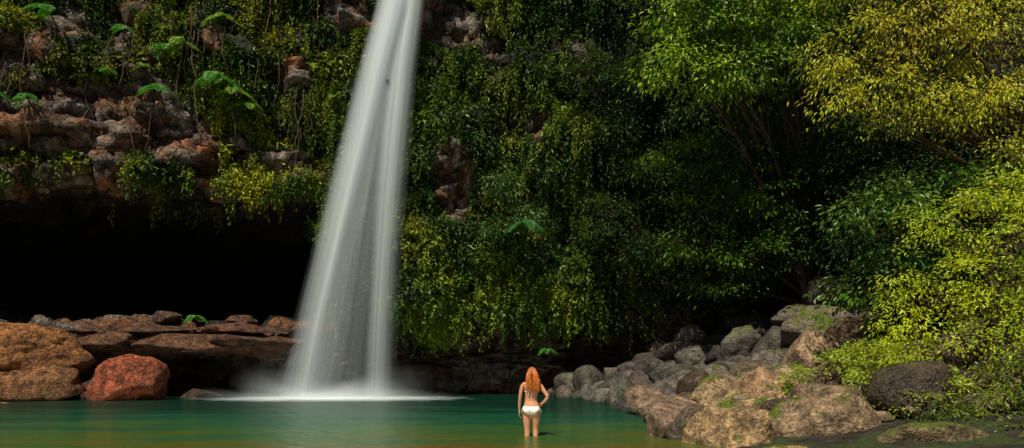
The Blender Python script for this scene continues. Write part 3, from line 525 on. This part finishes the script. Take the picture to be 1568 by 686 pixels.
for sg,P in legs.items():
    V,F=limb(P,[(.088,.092),(.076,.082),(.052,.055),(.052,.056),(.038,.04),(.031,.036)]); wb.add(V,F)
    a=np.array(P[-1]); V,F=limb([a+[0,-.03,-.035],a+[sg*.005,.06,-.045],a+[sg*.015,.14,-.058]],[(.03,.03),(.036,.026),(.036,.014)]); wb.add(V,F)
    for q in range(5):
        x=sg*(-.028+.016*q)+sg*.015; V,F=limb([a+[x,.14,-.058],a+[x*1.05,.18-.008*q,-.063]],[.011-.001*q,.009-.001*q],n=8,sub=3); wb.add(V,F)
V,F=limb([(-.135,0,1.352),(-.178,-.005,1.31),(-.205,-.015,1.19),(-.222,-.015,1.08),(-.235,.01,.96),(-.238,.03,.85)],[(.043,.045),(.042,.044),(.036,.038),(.031,.033),(.029,.030),(.019,.022)]); wb.add(V,F)
V,F=limb([(.135,0,1.352),(.182,-.008,1.315),(.255,-.03,1.21),(.325,-.05,1.115),(.265,-.035,1.03),(.198,-.005,.975)],[(.043,.045),(.042,.044),(.036,.038),(.032,.034),(.028,.030),(.019,.021)]); wb.add(V,F)
def hand(wr,d,side,pn,curl):
    wr,d,side,pn=[np.array(q,float) for q in(wr,d,side,pn)]; d/=np.linalg.norm(d); side/=np.linalg.norm(side); pn/=np.linalg.norm(pn)
    for q in(-.024,-.008,.008,.024):
        V,F=limb([wr+side*q*.6,wr+d*.045+side*q,wr+d*.08+side*q],[.014,.014,.011],n=10,sub=3); wb.add(V,F)
    for q,ln in zip((-.028,-.0095,.0095,.028),(.068,.078,.074,.058)):
        a=wr+d*.08+side*q; d1=d*math.cos(curl)+pn*math.sin(curl)+side*q*2; b=a+d1*ln*.45; d2=d*math.cos(curl*2)+pn*math.sin(curl*2)+side*q*2; c=b+d2*ln*.32; d3=d*math.cos(curl*2.8)+pn*math.sin(curl*2.8); e=c+d3*ln*.23
        V,F=limb([a,b,c,e],[.0088,.0082,.0074,.0062],n=8,sub=3); wb.add(V,F)
    a=wr+d*.02-side*.02; b=a+d*.03-side*.028+pn*.008; c=b+d*.03-side*.008+pn*.01
    V,F=limb([a,b,c],[.014,.0105,.008],n=8,sub=3); wb.add(V,F)
hand((-.238,.032,.84),(-.02,.12,-1),(0,-1,-.1),(1,0,0),.25)
hand((.19,.0,.965),(-.45,.8,-.35),(.25,-.1,-.95),(-.7,-.6,.1),.3)
wm=add_mesh('body_src',np.concatenate(wb.V),np.concatenate(wb.F),simple_mat('skin',(.58,.26,.14),.42,.12,.12,14))
rm=wm.modifiers.new('r','REMESH'); rm.mode='VOXEL'; rm.voxel_size=.0055
sm=wm.modifiers.new('s','SMOOTH'); sm.factor=.5; sm.iterations=5
bpy.context.view_layer.update(); dg=bpy.context.evaluated_depsgraph_get(); me=bpy.data.meshes.new_from_object(wm.evaluated_get(dg))
wo=empty('woman'); wo.location=(.37,13.0,-.345); wo.rotation_euler=(0,0,math.radians(-8)); wo.scale=(.99,.99,.985)
skin=wm.data.materials[0]; bpy.data.objects.remove(wm)
me.materials.clear(); me.materials.append(skin); me.polygons.foreach_set('use_smooth',np.ones(len(me.polygons),bool))
body=bpy.data.objects.new('body',me); scene.collection.objects.link(body); body.parent=wo
nv=len(me.vertices); co=np.empty(nv*3); me.vertices.foreach_get('co',co); co=co.reshape(-1,3); vn=np.empty(nv*3); me.vertex_normals.foreach_get('vector',vn); vn=vn.reshape(-1,3)
polys=[tuple(p.vertices) for p in me.polygons if len(p.vertices)==4]; polys=np.array(polys); fc=co[polys].mean(1)
def shell(name,mask,off,mat):
    f=polys[mask]
    if len(f)==0: return
    u,inv=np.unique(f,return_inverse=True); add_mesh(name,co[u]+vn[u]*off,inv.reshape(f.shape),mat,parent=wo)
M_white=simple_mat('bikini_cloth',(.8,.8,.8),.7,0,.05,60)
ax=abs(fc[:,0]); zlow=np.where(fc[:,1]<0,.775+np.maximum(0,ax-.055)*.85,.775+ax*.85)
torso=(ax<.19)
shell('bikini_bottom',torso&(fc[:,2]<.925)&(fc[:,2]>zlow)&(fc[:,2]>.74)&(ax<.185)&~((fc[:,0]>.15)&(fc[:,2]>.90)),.004,M_white)
shell('bikini_top',(ax<.15)&(((abs(fc[:,2]-1.215)<.011))|((fc[:,1]>.05)&(abs(fc[:,2]-1.235)<.055)&(abs(ax-.07)<.058))),.004,M_white)
sb=Bag()
for pts in([(-.02,-.09,1.215),(-.05,-.11,1.17),(-.045,-.11,1.12)],[(.0,-.09,1.215),(.02,-.11,1.17),(.012,-.11,1.10)],[(-.16,-.05,.90),(-.185,-.04,.86),(-.19,-.04,.80)],[(.16,-.05,.90),(.185,-.04,.86),(.19,-.04,.80)],
            [(-.07,.13,1.27),(-.05,.08,1.38),(-.03,-.03,1.445),(0,-.055,1.45),(.03,-.03,1.445),(.06,.08,1.38),(.07,.13,1.27)]):
    V,F=limb(pts,[.0035]*len(pts),n=6,sub=4); sb.add(V,F)
sb.obj('bikini_ties',M_white,parent=wo)
M_eye=simple_mat('eye_white',(.8,.8,.8),.3); M_iris=simple_mat('iris',(.05,.1,.12),.2); M_lip=simple_mat('lips',(.5,.12,.1),.4)
for nm,mt,lst in(('eyes',M_eye,[((-.014,.094,1.572),(.013,.011,.008)),((.043,.094,1.572),(.013,.011,.008))]),('irises',M_iris,[((-.014,.103,1.572),(.005,.004,.005)),((.043,.103,1.572),(.005,.004,.005))]),('lips',M_lip,[((.016,.1,1.508),(.021,.009,.0075))])):
    b=Bag()
    for c,r in lst: V,F=ell(c,r,12,8); b.add(V,F)
    b.obj(nm,mt,parent=wo)
hb=Bag(); hr=np.random.default_rng(5)
V,F=ell((.012,-.002,1.592),(.080,.090,.083)); hb.add(V,F,np.tile([.34,.09,.015],(len(V),1)))
V,F=limb([(.012,-.06,1.58),(.015,-.08,1.50),(.02,-.10,1.40),(.035,-.11,1.30)],[(.06,.035),(.07,.03),(.08,.028),(.05,.018)]); hb.add(V,F,np.tile([.28,.07,.012],(len(V),1)))
for i in range(420):
    a=hr.uniform(-2.75,-.4) if i>60 else hr.choice([hr.uniform(-.4,.5),hr.uniform(2.6,3.5)]); el=hr.uniform(.1,1.5)
    p0=np.array([.012+.08*math.cos(a)*math.cos(el),-.002+.09*math.sin(a)*math.cos(el),1.60+.082*math.sin(el)])
    endx=.05+math.cos(a)*hr.uniform(.05,.14); L_=hr.uniform(.24,.40)
    k=np.linspace(0,1,14); ph=hr.uniform(0,6.28); wv=hr.uniform(.008,.018)
    x=p0[0]*(1-k)+endx*k+.02*np.sin(k*np.pi)*np.sign(math.cos(a)); y=p0[1]*(1-sstep(0,.4,k))+(-.105-.028*hr.random())*sstep(0,.4,k) if abs(a)<2.8 and a<-.3 else p0[1]*(1-k)-.08*k
    z=p0[2]-k*L_*(1+.2*math.sin(el))-.02*k
    y=y-.012*np.sin(k*3.1); pts=np.stack([x+wv*np.sin(k*18+ph)*k**.5,y+wv*.6*np.cos(k*17+ph)*k**.5,z],1)
    V,F=tube(pts,.0065*np.sin(np.pi*np.clip(k*.9+.08,0,1))**.5+.0008,5); c=np.array([.46,.13,.02])*hr.uniform(.35,1.6); hb.add(V,np.concatenate([F[:,[0,1,2]],F[:,[0,2,3]]]),np.tile(c,(len(V),1)))
mh,nt,N,L=newmat('red_hair'); o=N.new('ShaderNodeOutputMaterial'); p=N.new('ShaderNodeBsdfPrincipled'); a=N.new('ShaderNodeAttribute'); a.attribute_name='tint'; L.new(a.outputs['Color'],p.inputs['Base Color']); p.inputs['Roughness'].default_value=.4; L.new(p.outputs[0],o.inputs[0])
hb.obj('hair',mh,parent=wo)

# ------------------------------------------------------------------ light, sky, camera
sd=Vector((-.20,-.47,.86)).normalized()
sun=bpy.data.lights.new('sun','SUN'); sun.energy=5.0; sun.angle=math.radians(.5); sun.color=(1,.92,.74)
so=bpy.data.objects.new('sun',sun); so.rotation_euler=sd.to_track_quat('Z','Y').to_euler(); scene.collection.objects.link(so)
w_=bpy.data.worlds.new('World'); scene.world=w_; w_.use_nodes=True; nt=w_.node_tree
sky=nt.nodes.new('ShaderNodeTexSky'); sky.sky_type='NISHITA'; sky.sun_disc=False; sky.sun_elevation=math.asin(sd.z); sky.sun_rotation=math.atan2(sd.x,sd.y)
nt.links.new(sky.outputs[0],nt.nodes['Background'].inputs[0]); nt.nodes['Background'].inputs[1].default_value=.05
cam=bpy.data.cameras.new('camera'); cam.lens=24; cam.sensor_width=36; cam.shift_y=.1403; cam.clip_end=1000
co_=bpy.data.objects.new('camera',cam); co_.location=(0,0,1.3); co_.rotation_euler=(math.radians(90),0,0); scene.collection.objects.link(co_); scene.camera=co_
scene.view_settings.view_transform='Standard'; scene.view_settings.look='None'; scene.view_settings.exposure=0
